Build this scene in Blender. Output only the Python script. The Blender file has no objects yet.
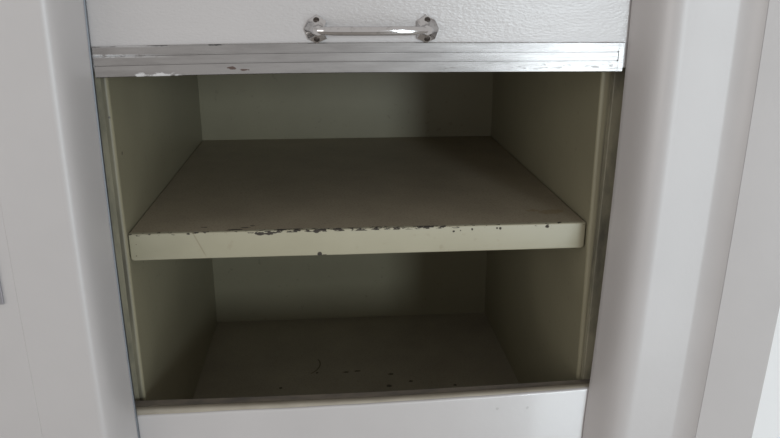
import bpy, bmesh, math
from mathutils import Vector, Matrix, noise as mnoise

C = bpy.context.scene.collection
sc = bpy.context.scene

# ------------------------------------------------------------------ helpers
def tag(o, label=None, cat=None, group=None, kind=None):
    if label: o['label'] = label
    if cat: o['category'] = cat
    if group: o['group'] = group
    if kind: o['kind'] = kind
    return o

def empty(name, loc):
    o = bpy.data.objects.new(name, None)
    C.objects.link(o)
    o.location = loc
    return o

def obj(name, bm, mats, parent=None, smooth=False, angle=35):
    """Link a bmesh (in world coordinates) as one mesh object; children keep world coordinates."""
    bmesh.ops.recalc_face_normals(bm, faces=bm.faces[:])
    me = bpy.data.meshes.new(name)
    bm.to_mesh(me); bm.free()
    if not isinstance(mats, (list, tuple)): mats = [mats]
    for m in mats: me.materials.append(m)
    if smooth:
        for p in me.polygons: p.use_smooth = True
        me.set_sharp_from_angle(angle=math.radians(angle))
    o = bpy.data.objects.new(name, me)
    C.objects.link(o)
    if parent:
        root = parent
        off = Vector((0, 0, 0))
        while root:
            off += root.location
            root = root.parent
        me.transform(Matrix.Translation(-off))
        o.parent = parent
    return o

def box(bm, x0, x1, y0, y1, z0, z1, bevel=0, seg=2):
    t = bmesh.new()
    vs = [t.verts.new((x, y, z)) for x in (x0, x1) for y in (y0, y1) for z in (z0, z1)]
    for f in ((0,1,3,2),(4,6,7,5),(0,4,5,1),(2,3,7,6),(0,2,6,4),(1,5,7,3)):
        t.faces.new([vs[i] for i in f])
    bmesh.ops.recalc_face_normals(t, faces=t.faces[:])
    if bevel:
        bmesh.ops.bevel(t, geom=t.edges[:], offset=bevel, segments=seg, affect='EDGES', profile=.5)
    merge(bm, t)

def merge(bm, t):
    me = bpy.data.meshes.new('tmp'); t.to_mesh(me); t.free()
    bm.from_mesh(me); bpy.data.meshes.remove(me)

def arc(cx, cy, r, a0, a1, n):
    return [(cx + r*math.cos(math.radians(a0+(a1-a0)*i/n)), cy + r*math.sin(math.radians(a0+(a1-a0)*i/n))) for i in range(n+1)]

def bowed(z, b):
    return b*max(0, 1-((z-.02)/.26)**2)

def extrude_z(bm, prof, z0, z1, shear=0, nz=1, bow=0):
    """closed (x, y) outline carried along z; shear leans it along x, bow bends it slightly at mid height."""
    rings = []
    for k in range(nz+1):
        z = z0 + (z1-z0)*k/nz
        rings.append([bm.verts.new((x + shear*z + bowed(z, bow), y, z)) for x, y in prof])
    n = len(prof)
    for a, b in zip(rings, rings[1:]):
        for i in range(n):
            bm.faces.new((a[i], a[(i+1) % n], b[(i+1) % n], b[i]))
    bm.faces.new(rings[0]); bm.faces.new(rings[-1])

def extrude_x(bm, prof, x0, x1, nx=1, dz=None):
    """closed (y, z) outline carried along x, dz(x) shifts it in z."""
    rings = []
    for k in range(nx+1):
        x = x0 + (x1-x0)*k/nx
        d = dz(x) if dz else 0
        rings.append([bm.verts.new((x, y, z + d)) for y, z in prof])
    n = len(prof)
    for a, b in zip(rings, rings[1:]):
        for i in range(n):
            bm.faces.new((a[i], a[(i+1) % n], b[(i+1) % n], b[i]))
    bm.faces.new(rings[0]); bm.faces.new(rings[-1])

# ------------------------------------------------------------------ materials
class Mat:
    def __init__(s, name, rough=.5, metal=0, ior=1.5):
        s.m = bpy.data.materials.new(name); s.m.use_nodes = True
        s.nt = s.m.node_tree
        s.b = s.nt.nodes['Principled BSDF']
        s.b.inputs['Roughness'].default_value = rough
        s.b.inputs['Metallic'].default_value = metal
        s.b.inputs['IOR'].default_value = ior
        s.pos = s.nt.nodes.new('ShaderNodeNewGeometry').outputs['Position']
        sp = s.nt.nodes.new('ShaderNodeSeparateXYZ'); s.nt.links.new(s.pos, sp.inputs[0])
        s.x, s.y, s.z = sp.outputs
    def put(s, sock, v):
        if hasattr(v, 'is_output'): s.nt.links.new(v, sock)
        else: sock.default_value = v
    def math(s, op, a, b=0, c=0):
        n = s.nt.nodes.new('ShaderNodeMath'); n.operation = op
        s.put(n.inputs[0], a); s.put(n.inputs[1], b); s.put(n.inputs[2], c)
        return n.outputs[0]
    def step(s, v, lo, hi):
        n = s.nt.nodes.new('ShaderNodeMapRange'); n.clamp = True
        s.put(n.inputs['Value'], v)
        n.inputs['From Min'].default_value = lo; n.inputs['From Max'].default_value = hi
        return n.outputs[0]
    def vec(s, sx=1, sy=1, sz=1):
        n = s.nt.nodes.new('ShaderNodeVectorMath'); n.operation = 'MULTIPLY'
        s.nt.links.new(s.pos, n.inputs[0]); n.inputs[1].default_value = (sx, sy, sz)
        return n.outputs[0]
    def noise(s, scale, detail=4, rough=.55, v=None):
        n = s.nt.nodes.new('ShaderNodeTexNoise')
        s.nt.links.new(v or s.pos, n.inputs['Vector'])
        n.inputs['Scale'].default_value = scale; n.inputs['Detail'].default_value = detail
        n.inputs['Roughness'].default_value = rough
        return n.outputs['Fac']
    def mix(s, f, a, b):
        n = s.nt.nodes.new('ShaderNodeMix'); n.data_type = 'RGBA'
        s.put(n.inputs['Factor'], f)
        ia, ib = [i for i in n.inputs if i.type == 'RGBA']
        s.put(ia, a if hasattr(a, 'is_output') else (*a, 1)); s.put(ib, b if hasattr(b, 'is_output') else (*b, 1))
        return [o for o in n.outputs if o.type == 'RGBA'][0]
    def color(s, c):
        s.put(s.b.inputs['Base Color'], c if hasattr(c, 'is_output') else (*c, 1)); return s
    def rough(s, v): s.put(s.b.inputs['Roughness'], v)
    def bump(s, h, strength, dist=.001):
        n = s.nt.nodes.new('ShaderNodeBump'); n.inputs['Strength'].default_value = strength
        n.inputs['Distance'].default_value = dist
        s.nt.links.new(h, n.inputs['Height']); s.nt.links.new(n.outputs[0], s.b.inputs['Normal'])
    def spots(s, pts, wob=.0015, wscale=300):
        """mask with ragged blobs of radius r at given places; each (x, y, z, r[, stretch in x])."""
        nz = s.noise(wscale, 3)
        nz = s.math('MULTIPLY', s.math('SUBTRACT', nz, .5), wob*2)
        acc = None
        for p in pts:
            st = p[4] if len(p) > 4 else 1
            dx = s.math('DIVIDE', s.math('SUBTRACT', s.x, p[0]), st)
            dy = s.math('SUBTRACT', s.y, p[1]); dz = s.math('SUBTRACT', s.z, p[2])
            d = s.math('SQRT', s.math('ADD', s.math('ADD', s.math('MULTIPLY', dx, dx), s.math('MULTIPLY', dy, dy)), s.math('MULTIPLY', dz, dz)))
            d = s.math('ADD', d, nz)
            k = s.step(d, p[3]*1.15, p[3]*.85)
            acc = k if acc is None else s.math('MAXIMUM', acc, k)
        return acc

WHITE = (.50, .48, .475)
CREAM = (.305, .282, .192)

def white_paint(name, door=False, spots=None, rough=.33, coat=.3):
    M = Mat(name, rough, 0, 1.85)
    M.b.inputs['Coat Weight'].default_value = coat; M.b.inputs['Coat Roughness'].default_value = .08
    c = M.mix(M.step(M.noise(9, 3), .35, .7), WHITE, tuple(v*.955 for v in WHITE))
    if spots: c = M.mix(M.math('MULTIPLY', M.spots(spots, .0016), .45), c, (.26, .24, .23))
    M.color(c)
    if door:
        h = M.math('ADD', M.noise(380, 2, .5, M.vec(.6, 1, 1.3)), M.math('MULTIPLY', M.noise(60, 2, .5, M.vec(.4, 1, 1.6)), .8))
        M.bump(h, .32, .0011); M.b.inputs['Coat Weight'].default_value = .5; M.b.inputs['Coat Roughness'].default_value = .05
    else:
        M.bump(M.noise(150, 2, .5), .12, .0008)
    return M.m

m_white = white_paint('white_gloss_paint', rough=.42, coat=.04)
m_door = white_paint('white_brushed_gloss_paint', True)
m_rail = white_paint('white_rail_paint', spots=[(.0669,0,-.2106,.0012),(.1567,0,-.2154,.0022),(.1941,0,-.2159,.0022)])

def cream_paint(name, spots=None, dirt=.35):
    M = Mat(name, .42)
    c = M.mix(M.step(M.noise(7, 4), .3, .75), CREAM, tuple(v*.86 for v in CREAM))
    c = M.mix(M.math('MULTIPLY', M.step(M.noise(90, 3), .66, .74), dirt), c, (.14, .12, .08))
    # greasy dirt rubbed into the flange beside the rolled edge
    ax = M.math('ABSOLUTE', M.x)
    g = M.math('MULTIPLY', M.step(ax, .2688, .2712), M.step(M.y, .0345, .0325))
    g = M.math('MULTIPLY', g, M.math('ADD', .45, M.math('MULTIPLY', M.step(M.noise(22, 4, .6, M.vec(1, 1, .4)), .35, .65), .5)))
    c = M.mix(g, c, (.10, .092, .068))
    if spots: c = M.mix(M.math('MULTIPLY', M.spots(spots, .0012), .85), c, (.055, .045, .035))
    M.color(c); M.bump(M.noise(120, 3), .15, .0008)
    return M.m

m_cream_left = cream_paint('cream_enamel_left', [(-.27,.025,.141,.0016),(-.27,.03,.141,.0014),(-.27,.064,.095,.0022),(-.27,.10,-.05,.0015)])
m_cream = cream_paint('cream_enamel')
m_cream_right = cream_paint('cream_enamel_right', [(.262,.04,.165,.0018),(.262,.06,.02,.0012)])

# dirty flange where the sliding door runs
M = Mat('grimy_track', .5)
c = M.mix(M.step(M.noise(25, 5, .6, M.vec(1, 1, .35)), .42, .62), (.27, .25, .18), (.11, .105, .08))
M.color(c); m_track = M.m

# brown worn top of shelf and floor
M = Mat('worn_brown_board', .55)
c = M.mix(M.step(M.noise(14, 5), .3, .72), (.40, .345, .255), (.33, .285, .21))
c = M.mix(M.math('MULTIPLY', M.step(M.noise(420, 2), .5, .72), .45), c, (.17, .14, .10))
stain = M.spots([(.235,.093,.0043,.008,2.2),(.215,.10,.0043,.005,2)], .008, 120)
c = M.mix(M.math('MULTIPLY', stain, .4), c, (.22, .15, .05))
gouge = M.spots([(-.150,.0545,.0043,.0028,3.2),(-.140,.061,.0043,.0022,2.2),(-.132,.067,.0043,.0018,1.6),(-.187,.066,.0043,.0014,2.5)], .002)
c = M.mix(M.math('MULTIPLY', gouge, .85), c, (.035, .027, .022))
M.color(c); M.bump(M.noise(300, 3), .25, .0006); m_board = M.m

M = Mat('worn_brown_floor', .6)
c = M.mix(M.step(M.noise(12, 5), .3, .72), (.40, .365, .285), (.32, .29, .225))
c = M.mix(M.math('MULTIPLY', M.step(M.noise(400, 2), .5, .72), .4), c, (.16, .14, .10))
fz = -.3645
fsp = M.spots([(.051,.307,fz,.0042),(.057,.345,fz,.003,1.5),(.089,.319,fz,.003),(.162,.301,fz,.0028),(-.13,.315,fz,.003),(-.07,.36,fz,.0025),(.0,.36,fz,.0022,2.5),(-.02,.358,fz,.0025,2)], .002)
c = M.mix(M.math('MULTIPLY', fsp, .85), c, (.03, .025, .02))
# a hair-thin curved scratch
dx = M.math('SUBTRACT', M.x, -.105); dy = M.math('SUBTRACT', M.y, .39)
rr = M.math('SQRT', M.math('ADD', M.math('MULTIPLY', dx, dx), M.math('MULTIPLY', dy, dy)))
ring = M.step(M.math('ABSOLUTE', M.math('SUBTRACT', rr, .04)), .0016, .0008)
ring = M.math('MULTIPLY', M.math('MULTIPLY', ring, M.step(dx, .022, .026)), M.step(dy, .02, .014))
c = M.mix(M.math('MULTIPLY', ring, .7), c, (.04, .033, .025))
M.color(c); m_floorboard = M.m

# cream shelf nosing with a chipped upper arris
ZT, ZB, YS = .0043, -.0280, .0470
M = Mat('chipped_cream_nosing', .38)
c = M.mix(M.step(M.noise(10, 4), .3, .75), (.40, .375, .275), (.36, .335, .24))
c = M.mix(M.math('MULTIPLY', M.step(M.noise(60, 3), .64, .74), .25), c, (.25, .21, .13))
edge = M.step(M.z, ZT-.0034, ZT-.0008)                      # only next to the arris
nn = M.noise(210, 4, .6, M.vec(.55, 1, 1.6))
zone = M.math('MULTIPLY', M.step(M.x, -.15, -.10), M.step(M.x, .12, .085))
zone = M.math('ADD', M.math('MULTIPLY', zone, .095), .39)
chip = M.step(M.math('SUBTRACT', nn, M.math('SUBTRACT', 1.0, zone)), -.02, .0)
chip = M.math('MULTIPLY', chip, M.math('GREATER_THAN', edge, .3))
sp = M.spots([(-.1215,YS,.001,.0022,2.2),(-.112,YS,.0008,.0016,4),(-.126,YS,.002,.0015),(-.0565,YS,.0025,.0024,1.5),(-.0535,YS,-.026,.0028),(-.048,YS,-.0275,.0011,2),(-.108,YS,.002,.0011,7),
              (.161,YS,.0,.0016),(.157,YS,.0005,.0012),(.127,YS,.0,.0013),(.218,YS,.001,.0018,1.4),(.105,YS,-.002,.0014),(.113,YS,-.0015,.001),(-.262,YS,-.008,.0006),(-.259,YS,-.018,.0007),(-.263,YS,-.022,.0008),(-.2655,YS,-.013,.0006),(-.203,YS,.003,.0013,1.5)], .0012)
chip = M.math('MAXIMUM', chip, sp)
c = M.mix(M.math('MULTIPLY', chip, .92), c, (.018, .012, .012))
M.rough(M.math('ADD', M.math('MULTIPLY', chip, .5), .38))
# faint diagonal scratch near the left end
ln = M.math('ABSOLUTE', M.math('ADD', M.math('SUBTRACT', M.x, -.196), M.math('MULTIPLY', M.z, .45)))
ln = M.math('MULTIPLY', M.step(ln, .0012, .0004), M.step(M.z, -.027, -.02))
c = M.mix(M.math('MULTIPLY', ln, .45), c, (.2, .17, .1))
M.color(c); M.bump(M.noise(80, 3), .12, .001); m_nosing = M.m

# aluminium edging
M = Mat('worn_aluminium', .25, 1)
c = M.mix(M.step(M.noise(60, 5, .6, M.vec(.25, 1, 1.4)), .4, .7), (.40, .39, .385), (.31, .30, .295))
pn = M.noise(170, 4, .6, M.vec(.6, 1, 1))
lowedge = M.math('MULTIPLY', M.step(M.z, .1945, .189), 1)
pz = M.math('MULTIPLY', M.step(M.x, -.235, -.225), M.step(M.x, -.165, -.205))
paint = M.step(M.math('ADD', pn, M.math('MULTIPLY', M.math('MULTIPLY', lowedge, pz), .36)), .72, .86)
pz2 = M.step(M.x, -.19, -.25)
band = M.step(M.math('ABSOLUTE', M.math('SUBTRACT', M.z, .2075)), .0022, .0008)
band = M.math('MAXIMUM', band, M.step(M.z, .2155, .2168))
paint2 = M.math('MULTIPLY', M.math('MULTIPLY', band, pz2), M.step(pn, .4, .5))
paint = M.math('MAXIMUM', paint, paint2)
scr = M.step(M.noise(230, 5, .7, M.vec(.22, 1, 1)), .57, .62)
scr = M.math('MULTIPLY', scr, M.math('MULTIPLY', M.step(M.x, .04, .12), M.step(M.math('ABSOLUTE', M.math('SUBTRACT', M.z, .1955)), .0052, .002)))
rust = M.spots([(-.1347,-.003,.1952,.0016,2.6),(-.123,-.003,.1932,.0009,5)], .0012)
blk = M.spots([(-.207,-.003,.2178,.0009,13),(-.15,-.003,.2179,.0006,14)], .0008)
dark = M.math('MAXIMUM', rust, 0)
c = M.mix(paint, c, (.6, .59, .59))
c = M.mix(M.math('MULTIPLY', scr, .7), c, (.12, .11, .10))
c = M.mix(M.math('MULTIPLY', dark, .9), c, (.06, .025, .015))
c = M.mix(blk, c, (.02, .02, .02))
M.color(c)
nonmetal = M.math('MAXIMUM', M.math('MAXIMUM', paint, dark), blk)
M.put(M.b.inputs['Metallic'], M.math('SUBTRACT', 1, nonmetal))
M.b.inputs['Anisotropic'].default_value = .3
M.bump(M.noise(120, 4, .6, M.vec(.05, 1, 3)), .12, .0006); m_alu = M.m

M = Mat('polished_chrome', .1, 1); 
M.color(M.mix(M.step(M.noise(180, 3), .55, .75), (.62, .61, .61), (.42, .41, .40))); m_chrome = M.m
M = Mat('dark_screw_metal', .5, .6); M.color(M.mix(M.noise(500), (.05, .04, .035), (.09, .075, .065))); m_screw = M.m
M = Mat('bare_sheet_edge', .6, 1); M.color(M.mix(M.noise(80), (.20, .21, .23), (.26, .28, .30))); m_sheet = M.m
M = Mat('grey_plate_metal', .45, .6); M.color(M.mix(M.noise(90), (.3, .29, .31), (.38, .37, .39))); m_plate = M.m
M = Mat('sill_metal', .5, .3); M.color(M.mix(M.step(M.noise(60, 4, .6, M.vec(.4, 1, 1)), .4, .65), (.23, .20, .165), (.15, .135, .12))); m_sillback = M.m
M = Mat('sill_cream', .42); M.color(M.mix(M.step(M.noise(45, 4, .6, M.vec(.4, 1, 1)), .4, .7), (.36, .325, .265), (.27, .24, .19))); m_sill = M.m
M = Mat('wall_emulsion', .7); M.color(M.mix(M.noise(6), (.86, .86, .86), (.90, .90, .90))); m_wall = M.m
M = Mat('room_wall_emulsion', .8); M.color(M.mix(M.noise(5), (.5, .48, .46), (.55, .53, .51))); m_room = M.m
M = Mat('pale_floor', .5); M.color(M.mix(M.noise(8), (.34, .31, .28), (.38, .35, .32))); m_floor = M.m
M = Mat('window_frame_paint', .4); M.color(M.mix(M.noise(8), (.7, .7, .7), (.75, .75, .75))); m_wframe = M.m

# ------------------------------------------------------------------ the cupboard
Z0, Z1 = -.46, .46
LEAN = .011                       # right post leans slightly outwards at the top
cup = tag(empty('cupboard', (0, .25, Z0)), 'white built-in cupboard with cream interior, its sliding front raised above the brown shelf', 'cupboard')

# door frame posts: pressed box section standing 62 mm proud of the door
BOWL, BOWR = -.0022, .0034
PY = -.054                        # front plane of the posts
def cove_prof():
    """hollow moulding that closes the right post, turning gently from 8 to 52 degrees"""
    pts = [(.3547, PY)]
    n = 10
    for i in range(1, n+1):
        a = math.radians(12 + 42*i/n)
        x, y = pts[-1]
        pts.append((x + .0265/n*math.cos(a), y - .0265/n*math.sin(a)))
    return pts
CP = cove_prof()
def post(sgn, outer, c1, c2, c3, shear, bow):
    """inner lip, then one soft S of sheet metal rolling round on to the front face"""
    P = [(.270, -.002)]
    K = [(.270, -.0045), (c1, -.030), (c2, PY), (c3, PY)]
    for i in range(25):
        t = i/24
        w = ((1-t)**3, 3*t*(1-t)**2, 3*t*t*(1-t), t**3)
        P.append((sum(a*k[0] for a, k in zip(w, K)), sum(a*k[1] for a, k in zip(w, K))))
    P += outer + [(outer[-1][0], .035), (.293, .035), (.293, -.002)]
    bm = bmesh.new()
    extrude_z(bm, [(sgn*x, y) for x, y in P], Z0, Z1, shear, 40, bow)
    return obj('post', bm, m_white, cup, True, 25)
pl = post(-1, [(.3540, PY), (.3550, PY+.001)], .2775, .2800, .2955, 0, BOWL)
pr = post(1, CP, .2790, .2830, .3060, LEAN, BOWR)
# thin bare sheet-metal edge on the left post
bm = bmesh.new(); extrude_z(bm, [(-.2702, -.0056), (-.2690, -.0050), (-.2690, -.0010), (-.2702, -.0010)], Z0, Z1, 0, 40, BOWL)
obj('metal_edge', bm, m_sheet, pl)

# carcass panels
YB, YC = .573, .0305
def side(sgn, xi, mat, shear, name='side_panel'):
    # rolled bead along the front edge, then the flange turning outwards
    r = .0042
    P = [(xi, YB), (xi, YC+.0098)] + [(xi-.0012, YC+.0088)] + arc(xi+.0010, YC+r, r, 150, 270, 10)
    P += [(xi+.018, YC), (xi+.018, YB)]
    bm = bmesh.new()
    extrude_z(bm, [(sgn*x, y) for x, y in P], -.38, .42, shear)
    return obj(name, bm, mat, cup, True, 30)
sl = side(-1, .2708, m_cream_left, 0)
sr = side(1, .2668, m_cream_right, -.011)
# the grimy steel channel the door slides in, one each side (the right one has a step)
bm = bmesh.new(); box(bm, -.2915, -.2745, .0302, .0335, -.38, Z1)
obj('door_track', bm, m_track, cup)
bm = bmesh.new()
extrude_z(bm, [(.2715, .0225), (.2722, .0218), (.2905, .0218), (.2905, .0315), (.2715, .0315)], -.38, Z1, LEAN*.6)
obj('door_track', bm, m_track, cup)
bm = bmesh.new(); box(bm, -.30, .30, YB, YB+.012, -.38, .42)
obj('back_panel', bm, m_cream, cup)
bm = bmesh.new(); box(bm, -.2706, .2725, .022, YB, -.38, -.3645)
obj('floor_panel', bm, m_floorboard, cup)
bm = bmesh.new(); box(bm, -.2706, .2640, .032, YB, .405, .42)
obj('top_panel', bm, m_cream, cup)

# shelf: brown board with cream folded nosing, small gaps at both ends
XL, XR = -.2700, .2655
bm = bmesh.new(); box(bm, XL, XR, YS+.004, YB-.0005, ZB+.002, ZT, .0006, 1)
sh = obj('shelf', bm, m_board, cup)
sh['label'] = 'worn brown shelf board'
bm = bmesh.new()
t = bmesh.new()
# nosing outline in x-z with rounded lower corners, extruded in y then softened
out = [(XL, ZT), (XL, ZB+.004)] + [(x, z) for x, z in arc(XL+.004, ZB+.004, .004, 180, 270, 5)][1:] + \
      [(x, z) for x, z in arc(XR-.004, ZB+.004, .004, 270, 360, 5)] + [(XR, ZT)]
# subdivide the long edges so the lip can be slightly wavy
def dens(a, b, n): return [(a[0]+(b[0]-a[0])*i/n, a[1]+(b[1]-a[1])*i/n) for i in range(n)]
full = []
for i in range(len(out)):
    a, b = out[i], out[(i+1) % len(out)]
    n = 60 if abs(a[0]-b[0]) > .1 else 1
    full += dens(a, b, n)
def wob(x): return .0011*(mnoise.noise((x*9, 3.1, 0)))
fr = [t.verts.new((x, YS + wob(x), z + .4*wob(x+3))) for x, z in full]
bk = [t.verts.new((x, YS+.006, z)) for x, z in full]
n = len(full)
for i in range(n): t.faces.new((fr[i], fr[(i+1) % n], bk[(i+1) % n], bk[i]))
f1 = t.faces.new(fr); t.faces.new(bk)
bmesh.ops.recalc_face_normals(t, faces=t.faces[:])
bmesh.ops.bevel(t, geom=list(f1.edges), offset=.0016, segments=3, affect='EDGES', profile=.5)
merge(bm, t)
ns = obj('front_edge', bm, m_nosing, sh, True, 50)
ns['label'] = 'cream chipped front edge'

# bottom rail below the opening, with worn sill on top
def railtop(x):                   # where the white paint stops, a little lower on the left
    k = (x + .27)/.54
    return -.2030 + .0022*math.sin(k*math.pi*.5) + .0105*max(0, k-.45)**1.5*1.7 + .0007*mnoise.noise((x*16, 0, 5))
bm = bmesh.new()
NX = 60
rows = []
for k in range(NX+1):
    x = -.2905 + .581*k/NX
    zt = railtop(x)
    bow = .0012*math.cos((k/NX-.5)*math.pi)
    ring = [(-.0005-bow, Z0), (-.0005-bow, zt-.003), (.0002-bow, zt-.0008), (.0016-bow, zt), (.006, zt), (.006, Z0)]
    rows.append([bm.verts.new((x, y, z)) for y, z in ring])
for a, b in zip(rows, rows[1:]):
    for i in range(6): bm.faces.new((a[i], a[(i+1) % 6], b[(i+1) % 6], b[i]))
bm.faces.new(rows[0]); bm.faces.new(rows[-1])
rail = obj('bottom_rail', bm, m_rail, cup, True, 60)
bm = bmesh.new()
rows = []
for k in range(NX+1):
    x = -.2903 + .5806*k/NX
    d = -.0032 - .0016*math.sin(min(1, max(0, (x+.27)/.54))*math.pi) + .0042*max(0, x)/.27
    ring = [(.0012, -.208), (.0012, -.1965+d), (.0022, -.1946+d), (.0042, -.1937+d), (.0095, -.1937+d), (.0105, -.1945+d), (.0105, -.208)]
    rows.append([bm.verts.new((x, y, z)) for y, z in ring])
for a, b in zip(rows, rows[1:]):
    for i in range(7): bm.faces.new((a[i], a[(i+1) % 7], b[(i+1) % 7], b[i]))
bm.faces.new(rows[0]); bm.faces.new(rows[-1])
sill = obj('sill', bm, m_sill, cup, True, 40)
sill['label'] = 'worn cream sill along the rail'
bm = bmesh.new()
extrude_x(bm, [(.0106, -.215), (.0106, -.1955), (.0206, -.1948), (.0212, -.1955), (.0212, -.40), (.0106, -.40)], -.2903, .2893, 30,
          lambda x: -.0012 - .0022*math.sin(min(1, max(0, (x+.27)/.54))*math.pi) + .0022*max(0, x)/.27)
obj('bottom_track', bm, m_sillback, cup)

# ------------------------------------------------------------------ sliding front
bm = bmesh.new(); box(bm, -.2895, .2895, .0, .0175, .192, Z1, .0008, 1)
door = obj('sliding_door', bm, m_door, cup)
# aluminium edging with two grooves
bm = bmesh.new()
F = -.0030; G = -.0008; zb, zt = .1878, .2178
g1, g2 = .2085, .1995
def strip_prof(grooved):
    P = [(.019, zb), (F+.0006, zb), (F, zb+.0006)]
    if grooved:
        for g in (g2, g1):
            P += [(F, g-.0008), (G, g-.0005), (G, g+.0005), (F, g+.0008)]
    P += [(F, zt-.0006), (F+.0006, zt), (-.0002, zt), (-.0002, zb+.0035), (.019, zb+.0035)]
    return P
stripz = lambda x: .0016 - .0009*max(0, x)/.27 - .0031*(max(0, -x)/.27)**2
extrude_x(bm, strip_prof(True), -.2688, .2640, 40, stripz)
extrude_x(bm, [(.019, zb), (F+.0006, zb), (F, zb+.0006), (F, zt-.0006), (F+.0006, zt), (-.0002, zt), (-.0002, zb+.0035), (.019, zb+.0035)], .2648, .2700, 1, stripz)
# the flats above and below the middle band run through to the end
for y_, a_, b_ in ((F, zb+.0003, g2-.0007), (F, g1+.0007, zt-.0003), (G, g2-.0007, g1+.0007)):
    box(bm, .2639, .2650, y_, -.0002, a_+.0007, b_+.0007)
st = obj('edge_strip', bm, m_alu, door)
st['label'] = 'grooved aluminium edging strip'

# chrome pull: faceted feet carrying a slim bowed bar
HZ = .2320
def foot(bm, cx, s):
    """s = +1: right foot (outer side to +x). Faceted cone frustum: hexagonal base, narrow head."""
    base = [(-.0105, .0085), (-.001, .0150), (.0085, .0095), (.0128, .001), (.0088, -.0095), (.0, -.0135), (-.0105, -.0090)]
    def ring(sc_x, sc_z, y, dx=0): return [bm.verts.new((cx + s*(x*sc_x + dx), y, HZ + z*sc_z)) for x, z in base]
    r0 = ring(1, 1, .0, 0)
    r1 = ring(.96, .96, -.0035, 0)
    r2 = ring(.60, .40, -.0095, -.0010)
    r3 = ring(.42, .34, -.0190, -.0014)
    n = len(base)
    for a, b in ((r0, r1), (r1, r2), (r2, r3)):
        for i in range(n): bm.faces.new((a[i], a[(i+1) % n], b[(i+1) % n], b[i]))
    bm.faces.new(r0); bm.faces.new(r3)
bm = bmesh.new()
xl, xr = -.0490, .0620
foot(bm, xl, -1); foot(bm, xr, 1)
N = 26; S = 12
rings = []
for k in range(N+1):
    u = k/N
    x = xl + (xr-xl)*u
    e = math.sin(u*math.pi)
    yc = -.0165 - .0085*e**.6
    hz = .0030 + .0013*min(1, e*2.2)
    hy = .0022 + .0010*e
    rings.append([bm.verts.new((x, yc + hy*math.cos(2*math.pi*j/S), HZ + hz*math.sin(2*math.pi*j/S))) for j in range(S)])
for a, b in zip(rings, rings[1:]):
    for j in range(S): bm.faces.new((a[j], a[(j+1) % S], b[(j+1) % S], b[j]))
bm.faces.new(rings[0]); bm.faces.new(rings[-1])
hd = obj('handle', bm, m_chrome, door, True, 32)
hd['label'] = 'chrome bow handle'

def screw(cx, cz, y, nz):
    """domed screw head with a slot, tilted up or down with the facet it sits in"""
    t = bmesh.new()
    rr = .0033
    prof = [(0, -.0016), (rr*.55, -.0014), (rr*.9, -.0007), (rr, .0008), (rr, .004)]
    S = 14
    prev = None
    for i, (r, yy) in enumerate(prof):
        if r == 0: cur = [t.verts.new((0, yy, 0))]
        else: cur = [t.verts.new((r*math.cos(2*math.pi*j/S), yy, r*math.sin(2*math.pi*j/S))) for j in range(S)]
        if prev:
            if len(prev) == 1:
                for j in range(S): t.faces.new((prev[0], cur[j], cur[(j+1) % S]))
            else:
                for j in range(S): t.faces.new((prev[j], prev[(j+1) % S], cur[(j+1) % S], cur[j]))
        prev = cur
    t.faces.new(prev)
    box(t, -rr*.8, rr*.8, -.0019, -.0012, -.0003, .0003)
    t.transform(Matrix.Translation((cx, y, cz)) @ Matrix.Rotation(nz, 4, 'X'))
    return t
for cx in (xl, xr):
    for dz, tilt in ((.0096, -.62), (-.0088, .62)):
        obj('screw', screw(cx, HZ + dz, -.0058, tilt), m_screw, door, True, 50)

# ------------------------------------------------------------------ what stands on either side
nb = tag(empty('side_cupboard', (-.50, -.05, Z0)), 'flat white cupboard face at the far left edge, with a small grey plate', 'cupboard')
bm = bmesh.new(); box(bm, -.66, -.3554, PY+.0008, -.030, Z0, Z1, .0012, 2)
obj('panel', bm, m_white, nb)
bm = bmesh.new(); box(bm, -.4020, -.3695, PY-.0016, PY+.0008, -.032, .022, .0008, 2)
lp = obj('latch_plate', bm, m_plate, nb); lp['label'] = 'small grey metal plate'

# narrow panel angled forward from the cove
x0, y0 = CP[-1]
x0 += .0004
ang = math.radians(20); L = .0578; T = .016
d = Vector((math.cos(ang), -math.sin(ang))); q = Vector((math.sin(ang), math.cos(ang)))
A = Vector((x0, y0)); 
P = [A, A + d*L, A + d*L + q*T, A + q*T]
bm = bmesh.new(); extrude_z(bm, [tuple(p) for p in P], Z0, Z1, LEAN, 40, BOWR)
bmesh.ops.bevel(bm, geom=[e for e in bm.edges if abs(e.verts[0].co.z-e.verts[1].co.z) > .01 and len(e.link_faces) == 2 and e.calc_face_angle(0) > .5], offset=.0010, segments=2, affect='EDGES', profile=.5)
tag(obj('side_board', bm, m_white, None), 'narrow white board angled forward at the right of the cupboard post', 'board')

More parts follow.
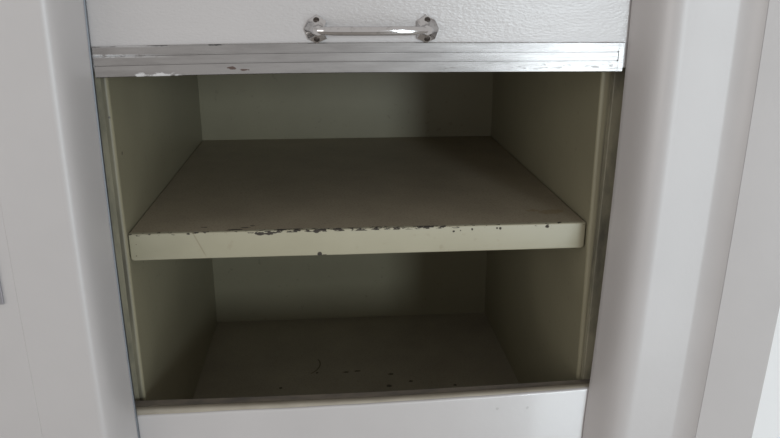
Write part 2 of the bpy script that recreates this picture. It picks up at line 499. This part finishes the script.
# ------------------------------------------------------------------ room around it
def struct(name, bm, m):
    return tag(obj(name, bm, m), None, None, None, 'structure')
bm = bmesh.new(); box(bm, .395, 2.6, .06, .16, -1.25, 1.4)
struct('wall_right', bm, m_wall)
bm = bmesh.new(); box(bm, -3.2, 3.2, -3.9, .9, -1.30, -1.25)
struct('floor', bm, m_floor)

# ------------------------------------------------------------------ light
w = bpy.data.worlds.new('World'); sc.world = w; w.use_nodes = True
bg = w.node_tree.nodes['Background']
bg.inputs[0].default_value = (1, .965, .94, 1); bg.inputs[1].default_value = .55
def daylight(name, loc, w, h, rz, energy, color):
    l = bpy.data.lights.new(name, 'AREA'); l.shape = 'RECTANGLE'; l.size = w; l.size_y = h
    l.energy = energy; l.color = color
    o = bpy.data.objects.new(name, l); C.objects.link(o)
    o.location = loc; o.rotation_euler = (math.radians(90), 0, math.radians(rz))
# high window across the room, glazed door below and nearer, and a soft fill added at the left to lift left-facing sides
daylight('window_daylight', (1.30, -3.55, .66), .50, .52, 0, 34, (.84, .94, 1))
daylight('glazed_door_daylight', (1.01, -2.0, -.58), .46, 1.28, 0, 12, (.84, .94, 1))
daylight('left_fill_light', (-2.3, -1.7, .35), 1.5, 1.3, -54, 12, (1, .97, .94))

# ------------------------------------------------------------------ camera
cx, cy, cz, pt, yw, rl, f = -.03901, -.74395, .27373, .31491, .08615, -.00213, 715.07
def toworld(a, b, fwd):
    c, s = math.cos(rl), math.sin(rl); x = c*a + s*b; up = -s*a + c*b
    c, s = math.cos(pt), math.sin(pt); y = c*fwd + s*up; z = -s*fwd + c*up
    c, s = math.cos(yw), math.sin(yw); return Vector((c*x + s*y, -s*x + c*y, z))
R, U, Fw = toworld(1, 0, 0), toworld(0, 1, 0), toworld(0, 0, 1)
cd = bpy.data.cameras.new('camera'); co = bpy.data.objects.new('camera', cd); C.objects.link(co)
mw = Matrix.Identity(4)
for i in range(3):
    mw[i][0], mw[i][1], mw[i][2], mw[i][3] = R[i], U[i], -Fw[i], (cx, cy, cz)[i]
co.matrix_world = mw
cd.sensor_width = 36; cd.lens = 36*f/780; cd.clip_start = .01
sc.camera = co

sc.view_settings.view_transform = 'Standard'; sc.view_settings.look = 'None'
sc.view_settings.exposure = 0; sc.view_settings.gamma = 1; sc.view_settings.use_curve_mapping = False
